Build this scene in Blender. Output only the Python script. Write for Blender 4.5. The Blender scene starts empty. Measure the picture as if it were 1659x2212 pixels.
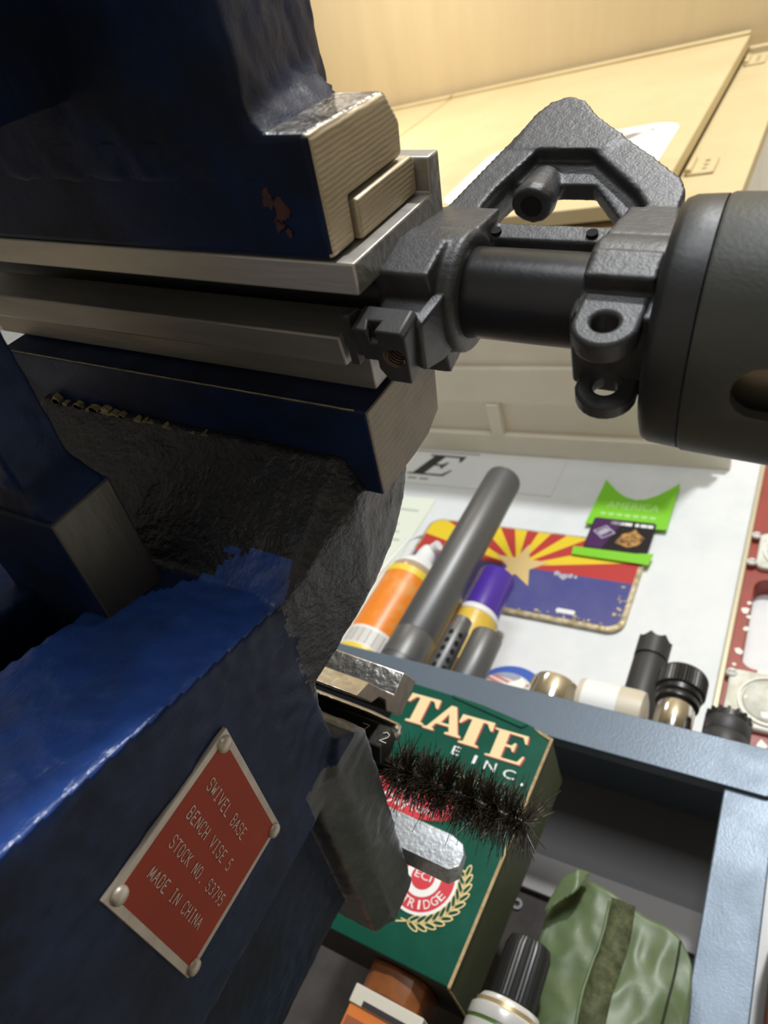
import bpy, bmesh, math, random
from mathutils import Vector, Matrix, noise as mnoise
random.seed(7)
SC = bpy.context.scene
COL = SC.collection
H = 1.0                      # camera height above the floor (m); all lengths below are millimetres

# ------------------------------------------------------------------ camera
F_PX, CX, CY, W_PX, H_PX = 1524.0, 829.5, 1106.0, 1659.0, 2212.0
def unit(v): return Vector(v).normalized()
_z = unit((1950-CX, -500-CY, F_PX)); _y = Vector((1160-CX, 2782-CY, F_PX)); _y = (_y - _z*_y.dot(_z)).normalized(); _x = _y.cross(_z)
Rw = Matrix((_x, _y, _z))                                # camera(x right,y down,z fwd) -> world
cam_d = bpy.data.cameras.new('camera'); cam = bpy.data.objects.new('camera', cam_d); COL.objects.link(cam)
r3 = Rw @ Matrix(((1,0,0),(0,-1,0),(0,0,-1)))
cam.matrix_world = Matrix.Translation((0,0,H)) @ r3.to_4x4()
cam_d.sensor_fit = 'HORIZONTAL'; cam_d.sensor_width = 36.0; cam_d.lens = 36.0*F_PX/W_PX
cam_d.clip_start = 0.005; cam_d.clip_end = 50
cam_d.dof.use_dof = True; cam_d.dof.focus_distance = 0.19; cam_d.dof.aperture_fstop = 30
SC.camera = cam
# ------------------------------------------------------------------ world, lights, exposure
SC.view_settings.view_transform = 'Standard'; SC.view_settings.look = 'None'
SC.view_settings.exposure = 0.1; SC.view_settings.gamma = 1.0; SC.view_settings.use_curve_mapping = False
wd = bpy.data.worlds.new('world'); SC.world = wd; wd.use_nodes = True
wd.node_tree.nodes['Background'].inputs[0].default_value = (1.0, .93, .82, 1); wd.node_tree.nodes['Background'].inputs[1].default_value = 0.135
AN = math.radians(-8.0)
XP = Vector((math.cos(AN), math.sin(AN), 0)); YP = Vector((-math.sin(AN), math.cos(AN), 0)); ZP = Vector((0,0,1))
def area(name, pos, target, sx, sy, power, col, shape='RECTANGLE'):
    l = bpy.data.lights.new(name, 'AREA'); l.shape = shape; l.size = sx; l.size_y = sy; l.energy = power; l.color = col
    o = bpy.data.objects.new(name, l); COL.objects.link(o)
    p = Vector(pos)*.001 + Vector((0,0,H)); t = Vector(target)*.001 + Vector((0,0,H))
    o.location = p; o.rotation_euler = (t-p).to_track_quat('-Z','Y').to_euler(); return o
# pendant bulb (above left), an added low fill light behind the photographer and the room lamp behind the photographer
def bulb(name, pos, radius, power, col):
    l = bpy.data.lights.new(name, 'POINT'); l.energy = power; l.color = col; l.shadow_soft_size = radius
    o = bpy.data.objects.new(name, l); COL.objects.link(o); o.location = Vector(pos)*.001 + Vector((0,0,H)); return o
bulb('pendant_lamp', (-860,80,1290), .08, 5.4, (1.0,.93,.82))
area('front_fill', (-450,-2300,640), (-250,350,330), 1.0, .8, 26, (.93,.97,1.0))  # unseen fill, added to brighten the vise front and the shadowed wall
area('room_lamp', XP*190+YP*-1560+ZP*1480, XP*-190+YP*600+ZP*420, .14, .14, 37, (.95,.98,1.0), 'DISK')

# ------------------------------------------------------------------ frames
class Fr:
    def __init__(s, o, a, b, c): s.o=Vector(o); s.a=Vector(a); s.b=Vector(b); s.c=Vector(c)
    def __call__(s, p): return s.o + s.a*p[0] + s.b*p[1] + s.c*p[2]
FV = Fr((0,0,0),(1,0,0),(0,1,0),(0,0,1))                 # vise frame
FR = Fr((0,0,0),XP,YP,ZP)                                # room frame (wall runs along u)
_t = math.radians(75)
UU = Vector((0,-math.cos(_t),math.sin(_t))); LL = Vector((0,math.sin(_t),math.cos(_t)))
FF = Fr((0,70,134),(1,0,0),LL,UU)                        # barrel frame: x along the bore, l sideways, u up
FH = Fr((0,73,134),(1,0,0),LL,UU)

# ------------------------------------------------------------------ geometry (local verts, faces)
def box(x0,x1,y0,y1,z0,z1):
    v=[(x,y,z) for x in (x0,x1) for y in (y0,y1) for z in (z0,z1)]
    return v,[(0,1,3,2),(4,6,7,5),(0,4,5,1),(2,3,7,6),(0,2,6,4),(1,5,7,3)]
def place(ax,p,h):
    return (h,p[0],p[1]) if ax=='x' else ((p[0],h,p[1]) if ax=='y' else (p[0],p[1],h))
def prism(ax,pts,h0,h1):
    n=len(pts); v=[place(ax,p,h0) for p in pts]+[place(ax,p,h1) for p in pts]
    return v,[tuple(range(n)),tuple(range(2*n-1,n-1,-1))]+[(i,(i+1)%n,n+(i+1)%n,n+i) for i in range(n)]
def lathe(ax,cen,prof,seg=32,fn=None):
    """prof: list of (radius, height along ax); cen: the two cross coordinates"""
    v=[];f=[]
    for r,h in prof:
        for k in range(seg):
            a=2*math.pi*k/seg; rr=r*(fn(a,h) if fn else 1)
            v.append(place(ax,(cen[0]+rr*math.cos(a),cen[1]+rr*math.sin(a)),h))
    m=len(prof)
    for i in range(m-1):
        for k in range(seg):
            f.append((i*seg+k,i*seg+(k+1)%seg,(i+1)*seg+(k+1)%seg,(i+1)*seg+k))
    if prof[0][0]>1e-6: f.append(tuple(range(seg)))
    if prof[-1][0]>1e-6: f.append(tuple(range((m-1)*seg,m*seg)))
    return v,f
def pipe(ax,cen,ro,ri,h0,h1,seg=40,ch=.6):
    return lathe_loop(ax,cen,[(ri,h0),(ro-ch,h0),(ro,h0+ch),(ro,h1-ch),(ro-ch,h1),(ri,h1)],seg)
def lathe_loop(ax,cen,prof,seg=40):
    v,f=lathe(ax,cen,prof,seg); f=[q for q in f if len(q)==4]; m=len(prof)
    for k in range(seg): f.append(((m-1)*seg+k,(m-1)*seg+(k+1)%seg,(k+1)%seg,k))
    return v,f
def hull(pts):
    bm=bmesh.new()
    for p in pts: bm.verts.new(p)
    r=bmesh.ops.convex_hull(bm,input=bm.verts)
    dead=[e for e in r['geom_unused']+r['geom_interior'] if isinstance(e,bmesh.types.BMVert)]
    if dead: bmesh.ops.delete(bm,geom=list(set(dead)),context='VERTS')
    bm.verts.index_update()
    out=[tuple(v.co) for v in bm.verts],[tuple(v.index for v in fa.verts) for fa in bm.faces]; bm.free(); return out
def tube(path,r,seg=10,r2=None):
    v=[];f=[];n=len(path); P=[Vector(p) for p in path]
    for i in range(n):
        t=(P[min(i+1,n-1)]-P[max(i-1,0)]).normalized()
        s=t.cross(Vector((.31,.17,.93))).normalized(); q=t.cross(s)
        rr=r if r2 is None else r+(r2-r)*i/(n-1)
        for k in range(seg):
            a=2*math.pi*k/seg; v.append(tuple(P[i]+s*rr*math.cos(a)+q*rr*math.sin(a)))
    for i in range(n-1):
        for k in range(seg): f.append((i*seg+k,i*seg+(k+1)%seg,(i+1)*seg+(k+1)%seg,(i+1)*seg+k))
    f.append(tuple(range(seg))); f.append(tuple(range((n-1)*seg,n*seg))); return v,f
def rrect(x0,x1,y0,y1,r,n=5):
    o=[]
    for cx,cy,a0 in ((x1-r,y1-r,0),(x0+r,y1-r,90),(x0+r,y0+r,180),(x1-r,y0+r,270)):
        for k in range(n+1):
            a=math.radians(a0+90*k/n); o.append((cx+r*math.cos(a),cy+r*math.sin(a)))
    return o
def circ(cx,cy,r,n=28,ry=None,a0=0,a1=360):
    full=abs(a1-a0)>=360; ry=ry or r
    return [(cx+r*math.cos(math.radians(a0+(a1-a0)*k/(n if full else n-1))),cy+ry*math.sin(math.radians(a0+(a1-a0)*k/(n if full else n-1)))) for k in range(n)]
def clip(poly,conv):
    def area2(p): return sum(p[i][0]*p[(i+1)%len(p)][1]-p[(i+1)%len(p)][0]*p[i][1] for i in range(len(p)))
    if area2(conv)<0: conv=conv[::-1]
    out=poly
    for i in range(len(conv)):
        a=conv[i];b=conv[(i+1)%len(conv)]; inp=out; out=[]
        if not inp: break
        side=lambda p:(b[0]-a[0])*(p[1]-a[1])-(b[1]-a[1])*(p[0]-a[0])
        for j in range(len(inp)):
            p=inp[j];q=inp[(j+1)%len(inp)];sp=side(p);sq=side(q)
            if sp>=0: out.append(p)
            if (sp>=0)!=(sq>=0):
                t=sp/(sp-sq); out.append((p[0]+(q[0]-p[0])*t,p[1]+(q[1]-p[1])*t))
    return out
def merge(*gs):
    v=[];f=[]
    for gv,gf in gs:
        n=len(v); v+=gv; f+=[tuple(i+n for i in q) for q in gf]
    return v,f

# ------------------------------------------------------------------ objects
def tag(o,label=None,cat=None,group=None,kind=None):
    if label: o['label']=label
    if cat: o['category']=cat
    if group: o['group']=group
    if kind: o['kind']=kind
    return o
def W(p): return Vector((p[0]*.001,p[1]*.001,p[2]*.001+H))
def thing(name,label,cat,base,fr=FV,group=None):
    o=bpy.data.objects.new(name,None); COL.objects.link(o); o.empty_display_size=.02
    o.location=W(fr(base)); return tag(o,label,cat,group)
def _off(parent):
    t=Vector((0,0,0)); p=parent
    while p is not None: t+=p.location; p=p.parent
    return t
def apply_mods(o):
    dg=bpy.context.evaluated_depsgraph_get(); dg.update()
    me=bpy.data.meshes.new_from_object(o.evaluated_get(dg)); old=o.data
    o.modifiers.clear(); o.data=me; bpy.data.meshes.remove(old)
def mk(name,geo,mat,parent=None,fr=FV,bevel=0,seg=2,smooth=35,remesh=0,relax=0,rough=None,cuts=None,pick=None):
    if isinstance(geo,list): geo=merge(*geo)
    vs,fs=geo; base=_off(parent)
    pts=[W(fr(p)) for p in vs]
    if parent is None:
        lo=[min(p[i] for p in pts) for i in range(3)]; hi=[max(p[i] for p in pts) for i in range(3)]
        base=Vector(((lo[0]+hi[0])/2,(lo[1]+hi[1])/2,lo[2]))
    me=bpy.data.meshes.new(name); me.from_pydata([p-base for p in pts],[],fs)
    bm=bmesh.new(); bm.from_mesh(me); bmesh.ops.recalc_face_normals(bm,faces=bm.faces); bm.to_mesh(me); bm.free()
    o=bpy.data.objects.new(name,me); COL.objects.link(o); o.parent=parent
    if parent is None: o.location=base
    mats=mat if isinstance(mat,(list,tuple)) else [mat]
    for m in mats: me.materials.append(MT[m])
    if cuts:
        tmp=[]
        for c in cuts:
            cm=bpy.data.meshes.new('cut'); cm.from_pydata([W(fr(p))-base for p in c[0]],[],c[1])
            bm=bmesh.new(); bm.from_mesh(cm); bmesh.ops.recalc_face_normals(bm,faces=bm.faces); bm.to_mesh(cm); bm.free()
            co=bpy.data.objects.new('cut',cm); COL.objects.link(co); co.parent=parent
            if parent is None: co.location=base
            md=o.modifiers.new('b','BOOLEAN'); md.operation='DIFFERENCE'; md.solver='EXACT'; md.object=co; tmp.append(co)
        apply_mods(o)
        for co in tmp: m_=co.data; bpy.data.objects.remove(co); bpy.data.meshes.remove(m_)
    if remesh:
        md=o.modifiers.new('r','REMESH'); md.mode='VOXEL'; md.voxel_size=remesh*.001; md.use_smooth_shade=True
        if relax:
            ms=o.modifiers.new('s','SMOOTH'); ms.factor=.5; ms.iterations=relax
        apply_mods(o); me=o.data
        me.materials.clear()
        for m in mats: me.materials.append(MT[m])
        if rough:
            amp,sc=rough; me.calc_loop_triangles(); nr=[v.normal.copy() for v in me.vertices]
            for v,n_ in zip(me.vertices,nr):
                p=v.co*1000/sc
                v.co=v.co+n_*(amp*.001*(mnoise.noise(p)+.5*mnoise.noise(p*2.3)))
    if bevel:
        md=o.modifiers.new('bv','BEVEL'); md.width=bevel*.001; md.segments=seg; md.limit_method='ANGLE'; md.angle_limit=math.radians(28); md.harden_normals=False
    me=o.data
    if pick and len(mats)>1:
        for p in me.polygons: p.material_index=pick(p.center+base-Vector((0,0,H)),p.normal)
    for p in me.polygons: p.use_smooth=True
    if not remesh and smooth<180: me.set_sharp_from_angle(angle=math.radians(smooth))
    return o
def text_geo(body,P0,ex,ey,w,h,shear=0,lift=.12):
    cu=bpy.data.curves.new('t','FONT'); cu.body=body; cu.resolution_u=3; cu.shear=shear
    o=bpy.data.objects.new('t',cu); COL.objects.link(o)
    dg=bpy.context.evaluated_depsgraph_get(); dg.update()
    me=bpy.data.meshes.new_from_object(o.evaluated_get(dg)); bpy.data.objects.remove(o); bpy.data.curves.remove(cu)
    xs=[v.co.x for v in me.vertices]; ys=[v.co.y for v in me.vertices]
    x0,x1,y0,y1=min(xs),max(xs),min(ys),max(ys)
    P0=Vector(P0);ex=Vector(ex);ey=Vector(ey);n=ex.cross(ey)
    v=[tuple(P0+ex*((q.co.x-x0)/(x1-x0)*w)+ey*((q.co.y-y0)/(y1-y0)*h)+n*lift) for q in me.vertices]
    f=[tuple(p.vertices) for p in me.polygons]; bpy.data.meshes.remove(me); return v,f
STROKES={'S':[[(.95,.85),(.75,1),(.25,1),(.05,.85),(.05,.65),(.25,.53),(.75,.47),(.95,.35),(.95,.15),(.75,0),(.25,0),(.05,.15)]],
'W':[[(0,1),(.25,0),(.5,.8),(.75,0),(1,1)]],'I':[[(.5,0),(.5,1)],[(.25,0),(.75,0)],[(.25,1),(.75,1)]],'V':[[(0,1),(.5,0),(1,1)]],
'E':[[(.95,1),(.1,1),(.1,0),(.95,0)],[(.1,.52),(.7,.52)]],'L':[[(.15,1),(.15,0),(.95,0)]],
'B':[[(.1,0),(.1,1),(.7,1),(.9,.85),(.9,.65),(.7,.53),(.1,.53)],[(.7,.53),(.95,.38),(.95,.15),(.7,0),(.1,0)]],
'A':[[(0,0),(.5,1),(1,0)],[(.2,.38),(.8,.38)]],'N':[[(.05,0),(.05,1),(.95,0),(.95,1)]],
'C':[[(.95,.82),(.75,1),(.3,1),(.05,.75),(.05,.25),(.3,0),(.75,0),(.95,.18)]],'H':[[(.08,0),(.08,1)],[(.92,0),(.92,1)],[(.08,.5),(.92,.5)]],
'5':[[(.9,1),(.15,1),(.1,.55),(.6,.6),(.9,.42),(.9,.15),(.65,0),(.1,.06)]],'T':[[(0,1),(1,1)],[(.5,1),(.5,0)]],
'O':[[(.3,0),(.05,.25),(.05,.75),(.3,1),(.7,1),(.95,.75),(.95,.25),(.7,0),(.3,0)]],'K':[[(.1,0),(.1,1)],[(.95,1),(.1,.42)],[(.35,.58),(.95,0)]],
'.':[[(.4,0),(.6,0)]],'M':[[(.02,0),(.1,1),(.5,.1),(.9,1),(.98,0)]],'D':[[(.1,0),(.1,1),(.6,1),(.95,.7),(.95,.3),(.6,0),(.1,0)]],
'3':[[(.1,.92),(.4,1),(.85,.85),(.85,.62),(.4,.53),(.9,.4),(.9,.15),(.5,0),(.08,.08)]],'7':[[(.08,1),(.92,1),(.4,0)]],
'9':[[(.9,.65),(.6,.45),(.15,.55),(.1,.85),(.4,1),(.8,.95),(.9,.65),(.8,.2),(.4,0)]],'2':[[(.1,.8),(.4,1),(.85,.85),(.8,.55),(.1,0),(.95,0)]]}
def stroke_geo(body,x0,y0,w,h,th,put):
    """engraved line letters; put(a,b) -> local point"""
    v=[];f=[];n=len(body); cw=w/(n-.3)
    for i,ch in enumerate(body):
        for st in STROKES.get(ch,[]):
            for (ax,ay),(bx,by) in zip(st,st[1:]):
                A=Vector((x0+i*cw+ax*cw*.72,y0+ay*h)); B=Vector((x0+i*cw+bx*cw*.72,y0+by*h))
                d=(B-A).normalized(); s=Vector((-d.y,d.x))*th/2; A=A-d*th*.3; B=B+d*th*.3; k=len(v)
                for q in (A-s,B-s,B+s,A+s): v.append(put(q.x,q.y))
                f.append((k,k+1,k+2,k+3))
    return v,f

# ------------------------------------------------------------------ materials
MT={}
def M(name,col,rough=.5,metal=0,col2=None,ns=60,nd=5,lo=.4,hi=.62,bump=0,bs=400,col3=None,ns3=25,lo3=.66,hi3=.69,spec=.5,coat=0,trans=0,wave=None,stretch=None,rough2=None,emit=0,alpha=1):
    m=bpy.data.materials.new(name); m.use_nodes=True; nt=m.node_tree; N=nt.nodes; L=nt.links; b=N['Principled BSDF']
    c4=lambda c:(c[0],c[1],c[2],1)
    b.inputs['Base Color'].default_value=c4(col); b.inputs['Roughness'].default_value=rough; b.inputs['Metallic'].default_value=metal
    b.inputs['Specular IOR Level'].default_value=spec; b.inputs['Coat Weight'].default_value=coat; b.inputs['Transmission Weight'].default_value=trans
    b.inputs['Alpha'].default_value=alpha
    tc=N.new('ShaderNodeTexCoord'); src=tc.outputs['Object']
    if stretch:
        mp=N.new('ShaderNodeMapping'); mp.inputs['Scale'].default_value=stretch; L.new(src,mp.inputs['Vector']); src=mp.outputs[0]
    def nz(scale,detail,lo,hi):
        n=N.new('ShaderNodeTexNoise'); n.inputs['Scale'].default_value=scale; n.inputs['Detail'].default_value=detail; n.inputs['Roughness'].default_value=.62; L.new(src,n.inputs['Vector'])
        r=N.new('ShaderNodeMapRange'); r.inputs[1].default_value=lo; r.inputs[2].default_value=hi; L.new(n.outputs['Fac'],r.inputs[0]); return n,r.outputs[0]
    cur=None
    if col2:
        n,fac=nz(ns,nd,lo,hi); mx=N.new('ShaderNodeMix'); mx.data_type='RGBA'; mx.inputs[6].default_value=c4(col); mx.inputs[7].default_value=c4(col2); L.new(fac,mx.inputs[0]); cur=mx.outputs[2]
        if rough2 is not None:
            rr=N.new('ShaderNodeMapRange'); rr.inputs[3].default_value=rough; rr.inputs[4].default_value=rough2; L.new(fac,rr.inputs[0]); L.new(rr.outputs[0],b.inputs['Roughness'])
    if col3:
        n3,f3=nz(ns3,6,lo3,hi3); mx=N.new('ShaderNodeMix'); mx.data_type='RGBA'; mx.inputs[7].default_value=c4(col3)
        if cur: L.new(cur,mx.inputs[6])
        else: mx.inputs[6].default_value=c4(col)
        L.new(f3,mx.inputs[0]); cur=mx.outputs[2]
    if cur: L.new(cur,b.inputs['Base Color'])
    if bump:
        n=N.new('ShaderNodeTexNoise'); n.inputs['Scale'].default_value=bs; n.inputs['Detail'].default_value=5; L.new(src,n.inputs['Vector'])
        hgt=n.outputs['Fac']
        if wave:
            wv=N.new('ShaderNodeTexWave'); wv.wave_type='BANDS'; wv.bands_direction=wave[0]; wv.inputs['Scale'].default_value=wave[1]; wv.inputs['Distortion'].default_value=wave[2]; wv.inputs['Detail'].default_value=2; L.new(src,wv.inputs['Vector'])
            ad=N.new('ShaderNodeMath'); ad.operation='ADD'; L.new(hgt,ad.inputs[0]); L.new(wv.outputs['Fac'],ad.inputs[1]); hgt=ad.outputs[0]
        bp=N.new('ShaderNodeBump'); bp.inputs['Strength'].default_value=bump; bp.inputs['Distance'].default_value=.001; L.new(hgt,bp.inputs['Height']); L.new(bp.outputs[0],b.inputs['Normal'])
    if emit: b.inputs['Emission Color'].default_value=c4(col); b.inputs['Emission Strength'].default_value=emit
    MT[name]=m; return m
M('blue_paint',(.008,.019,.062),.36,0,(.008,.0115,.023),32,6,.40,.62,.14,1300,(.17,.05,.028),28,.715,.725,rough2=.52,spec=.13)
M('blue_lit',(.020,.062,.26),.27,0,(.014,.034,.12),42,6,.45,.68,.28,700,(.30,.16,.09),45,.735,.745,rough2=.40,spec=.5,stretch=(1,1,.5))  # same paint as the rest, front-light brightness put into the colour
M('grey_cast',(.058,.062,.064),.42,0,(.034,.038,.042),40,6,.42,.62,.25,500,(.02,.02,.02),60,.70,.76,stretch=(1,1,.6))
M('rough_cast',(.008,.009,.014),.32,0,(.015,.014,.014),60,6,.45,.65,.6,600,(.16,.13,.06),50,.72,.80)
M('machined',(.60,.50,.34),.44,.3,(.36,.285,.18),26,6,.38,.66,.22,900,wave=('Y',300,2.5),rough2=.55,stretch=(1,1,.45))
M('machined_dark',(.17,.135,.085),.48,.35,(.10,.078,.05),30,6,.42,.65,.08,700,wave=('Y',160,4))
M('worn_top',(.50,.48,.46),.3,.85,(.10,.095,.095),160,6,.4,.6,.6,700)
M('slide_steel',(.10,.09,.07),.42,.6,(.055,.05,.043),30,6,.4,.65,.2,300,stretch=(1,.2,1))
M('alu',(.46,.44,.40),.45,.6,(.30,.285,.26),50,6,.42,.65,.15,600,stretch=(.15,1,1))
M('alu_dark',(.30,.285,.26),.45,.6,(.19,.18,.165),50,6,.42,.65,.12,600,stretch=(.15,1,1))
M('alu_end',(.5,.49,.47),.4,.85,(.36,.35,.33),90,6,.42,.65,.3,500)
M('phosphate',(.040,.041,.044),.45,.2,(.058,.058,.061),220,5,.4,.65,.16,1800)
M('barrel_black',(.018,.0185,.02),.33,.3,(.024,.024,.026),60,5,.4,.65,.05,600)
M('lug_black',(.030,.030,.031),.48,.2,(.045,.044,.043),120,5,.4,.65,.08,1800)
M('polymer',(.040,.043,.036),.46,0,(.046,.048,.042),90,5,.4,.65,.08,1200)
M('cap_black',(.020,.021,.022),.42,.1,bump=.05,bs=900)
M('plate_letter',(.72,.62,.52),.5)
M('chip_tan',(.30,.25,.13),.6,0,(.16,.13,.07),300)
M('primer',(.034,.012,.010),.6,0,(.07,.02,.016),300)
M('hole_black',(.003,.003,.003),.9)
M('thread',(.16,.11,.07),.35,.8)
M('shield',(.25,.22,.18),.4,.8)
M('plate_red',(.33,.036,.011),.5,0,(.27,.028,.010),30,5,.4,.7,.03,900,(.34,.075,.010),22,.64,.75,spec=.2)
M('plate_tin',(.52,.46,.38),.45,.5,(.38,.33,.27),80,5,.4,.65,.1,500)
M('cream_paint',(.66,.53,.29),.5,0,(.62,.485,.255),9,5,.4,.65,.05,120)
M('ceiling_paint',(.73,.59,.36),.6,0,(.68,.54,.325),7,5,.36,.68,.1,30,stretch=(3,.35,1))
M('cabinet_under',(.86,.80,.67),.6,0,(.80,.74,.61),8,5,.4,.65)
M('wall_white',(.80,.81,.80),.45,0,(.74,.76,.76),14,6,.42,.62,.25,60)
M('floor_grey',(.45,.43,.40),.7,0,(.38,.36,.33),10)
M('bench_wood',(.34,.28,.20),.6,0,(.26,.21,.14),20,5,stretch=(1,8,1))
M('shelf_blue',(.125,.162,.208),.33,.25,(.11,.145,.19),22,6,.42,.65,.18,700,rough2=.42)
M('shelf_dark',(.17,.165,.17),.6)
M('strip_grey',(.36,.34,.33),.6)
M('board_brown',(.055,.045,.04),.7,0,(.035,.03,.028),40)
M('tube_grey',(.14,.14,.14),.42,.5,bump=.04,bs=900)
M('tube_black',(.045,.045,.045),.5,.3,bump=.05,bs=900)
M('chrome',(.74,.73,.71),.12,1)
M('black_plastic',(.012,.012,.012),.35,bump=.03,bs=900)
M('dark_rubber',(.022,.022,.023),.55)
M('white_plastic',(.82,.82,.80),.4)
M('beige_plastic',(.62,.55,.42),.45)
M('orange_label',(.85,.24,.02),.35,0,(.80,.33,.08),26,4,.5,.6)
M('yellow_label',(.85,.62,.05),.4)
M('amber_clear',(.75,.55,.35),.2,0,trans=.4)
M('purple_cap',(.075,.03,.33),.25)
M('can_yellow',(.80,.56,.08),.35,0,(.72,.45,.05),40)
M('flag_red',(.52,.045,.04),.35); M('flag_yellow',(.85,.62,.03),.35); M('flag_blue',(.075,.08,.27),.3,0,(.10,.10,.28),20); M('flag_copper',(.72,.52,.22),.4)
M('tin_edge',(.72,.62,.42),.3,.4,(.45,.36,.2),90,6,.45,.6,.6,300)
M('lime',(.22,.62,.02),.45); M('lime_pale',(.45,.75,.25),.5); M('card_black',(.02,.016,.02),.25); M('card_purple',(.075,.02,.10),.3); M('print_white',(.85,.85,.82),.5)
M('print_grey',(.45,.42,.5),.5); M('flame',(.60,.30,.06),.5,0,(.06,.03,.02),130,4,.42,.6)
M('paper',(.80,.84,.70),.7); M('print_line',(.50,.56,.50),.7); M('banner',(.80,.80,.78),.6,0,(.77,.775,.76),9); M('ink',(.035,.03,.032),.6); M('ink_brown',(.30,.26,.23),.6)
M('sticker_blue',(.05,.12,.50),.4); M('sticker_white',(.82,.80,.76),.45); M('sticker_redstripe',(.62,.20,.17),.5); M('sticker_canton',(.35,.38,.48),.5)
M('level_red',(.36,.055,.035),.4,0,(.30,.05,.035),25,6,.4,.65,.1,400); M('level_edge',(.62,.55,.38),.35,.3); M('vial_clear',(.80,.80,.72),.12,0,(.62,.60,.50),30,4,.45,.6,.3,120,coat=.4); M('vial_ring',(.86,.85,.78),.2); M('paint_fleck',(.88,.85,.76),.5)
M('box_green',(.004,.072,.045),.45,0,(.007,.09,.058),40,6,.5,.7,.06,300,(.22,.36,.31),30,.72,.82,spec=.12)
M('box_green_dark',(.085,.105,.05),.45,0,(.11,.13,.075),25)
M('box_under',(.03,.028,.02),.7)
M('card_edge',(.55,.40,.22),.7,0,(.42,.28,.13),300)
M('letter_cream',(.86,.66,.36),.45); M('letter_shadow',(.42,.05,.06),.5); M('label_red',(.62,.03,.045),.4); M('gold',(.78,.62,.28),.45)
M('bristle',(.030,.023,.015),.22,.0,(.07,.052,.032),300,spec=.8); M('tool_chrome',(.62,.60,.57),.2,1,(.45,.43,.4),120,5,.45,.65,.2,300); M('tool_end',(.26,.21,.16),.5,.5,(.2,.16,.12),200)
M('tool_black',(.018,.017,.015),.32,.4,(.03,.028,.022),60,5,.4,.65,.1,400); M('scratch',(.62,.58,.5),.4); M('galv',(.36,.38,.40),.36,.7,(.50,.52,.54),420,3,.4,.6,.15,600)
M('olive',(.12,.165,.075),.42,0,(.095,.135,.06),22,5,.4,.65,.3,90); M('olive_dark',(.05,.06,.022),.8,0,(.10,.11,.045),160,5,.42,.6,.9,260); M('thread_dark',(.02,.025,.01),.8)
M('amber_brown',(.36,.12,.03),.3,0,(.22,.07,.02),25,4); M('carton_white',(.80,.76,.66),.5); M('carton_orange',(.80,.24,.05),.45); M('carton_rust',(.40,.12,.06),.5); M('green_label',(.07,.15,.03),.35)
M('tin_white',(.80,.80,.78),.25,.3); M('tan_gold',(.55,.42,.22),.3,.5); M('red_wood',(.22,.05,.02),.5,0,(.12,.03,.02),12)

# ================================================================== THE SETTING
tag(mk('wall_back',box(-2600,2600,680,760,-1000,1722),'wall_white',fr=FR),kind='structure')
tag(mk('ceiling',box(-2600,2600,-2600,760,1722,1780),'ceiling_paint',fr=FR),kind='structure')
tag(mk('floor',box(-2600,2600,-2600,760,-1060,-1000),'floor_grey',fr=FR),kind='structure')

# ================================================================== BENCH VISE
vise=thing('bench_vise','large navy blue bench vise with red name plate, gripping the black barrel','vise',(-140,170,-75))
fj=mk('front_jaw',[prism('x',[(30.8,109),(53.6,109.6),(53.6,119.5),(45,119.5),(45,143),(38,143.6),(31.5,139)],-203,-76)],['blue_paint','machined','worn_top'],vise,bevel=1.4,seg=3,
      pick=lambda c,n:1 if (n.x>.8) else (2 if (n.y<-.8 and c.x>-.5) else 0))
mk('jaw_insert',prism('x',[(45.6,120.2),(53.6,120.2),(53.6,146.2),(46.2,146.2),(45.4,145)],-203.4,-75.2),'machined',fj,bevel=.9,seg=3)
mk('jaw_neck',[hull([(-88,40,109),(-88,31,109),(-91,11,109),(-92,-70,109),(-97,31.5,152),(-97,40,140),(-97,16,145),(-99,-70,146),(-192,31.5,109),(-192,40,109),(-189,-70,109),(-183,31.5,152),(-181,-70,146)]),
               hull([(-82,34,109.4),(-84,34,138),(-92,25,109.4),(-97,26,146),(-196,34,109.4),(-190,34,138),(-186,25,109.4)])],'blue_paint',vise,remesh=1.2,relax=3,rough=(.35,5))
mk('slide',[box(-158,-129,-60,90,58.5,72.5),box(-156,-130,-60,24,58,111),hull([(-129.5,82,59),(-129.5,82,72),(-123.6,91,57.4),(-123.6,91,74.4),(-157,82,59),(-157,91,74),(-157,91,57.4)])],'blue_paint',vise,remesh=1.0,relax=2,rough=(.3,4))
mk('slide_bar',box(-158,-123.4,90.5,200,57,74.8),['blue_paint','slide_steel'],vise,bevel=.8,pick=lambda c,n:1 if n.x>.8 else 0)
wallp=[(88,-62),(98,-25),(107,7),(127,80),(131,82),(208,80),(212,60),(212,-62)]
col=hull([(x,y,z) for x in (-80.5,-199) for y,z in ((114,107),(114,132),(121,132),(128,129),(136,122),(141,113),(144,102))]+[(x,y,z) for x in (-90,-190) for y,z in ((128,77),(163,81),(160,108),(150,134),(133,146),(115,146))]+[(-86,104,110),(-194,104,110)])
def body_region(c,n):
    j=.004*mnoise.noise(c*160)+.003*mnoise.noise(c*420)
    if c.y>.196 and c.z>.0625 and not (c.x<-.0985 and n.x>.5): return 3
    if n.y<-.55 and c.y<.131 and c.z<.071+1.05*(c.x+.121)+j and c.z<.088 and c.x<-.0895: return 1  # front-facing faces get the paint tone brightened as if lit
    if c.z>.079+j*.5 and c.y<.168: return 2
    return 0
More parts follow.
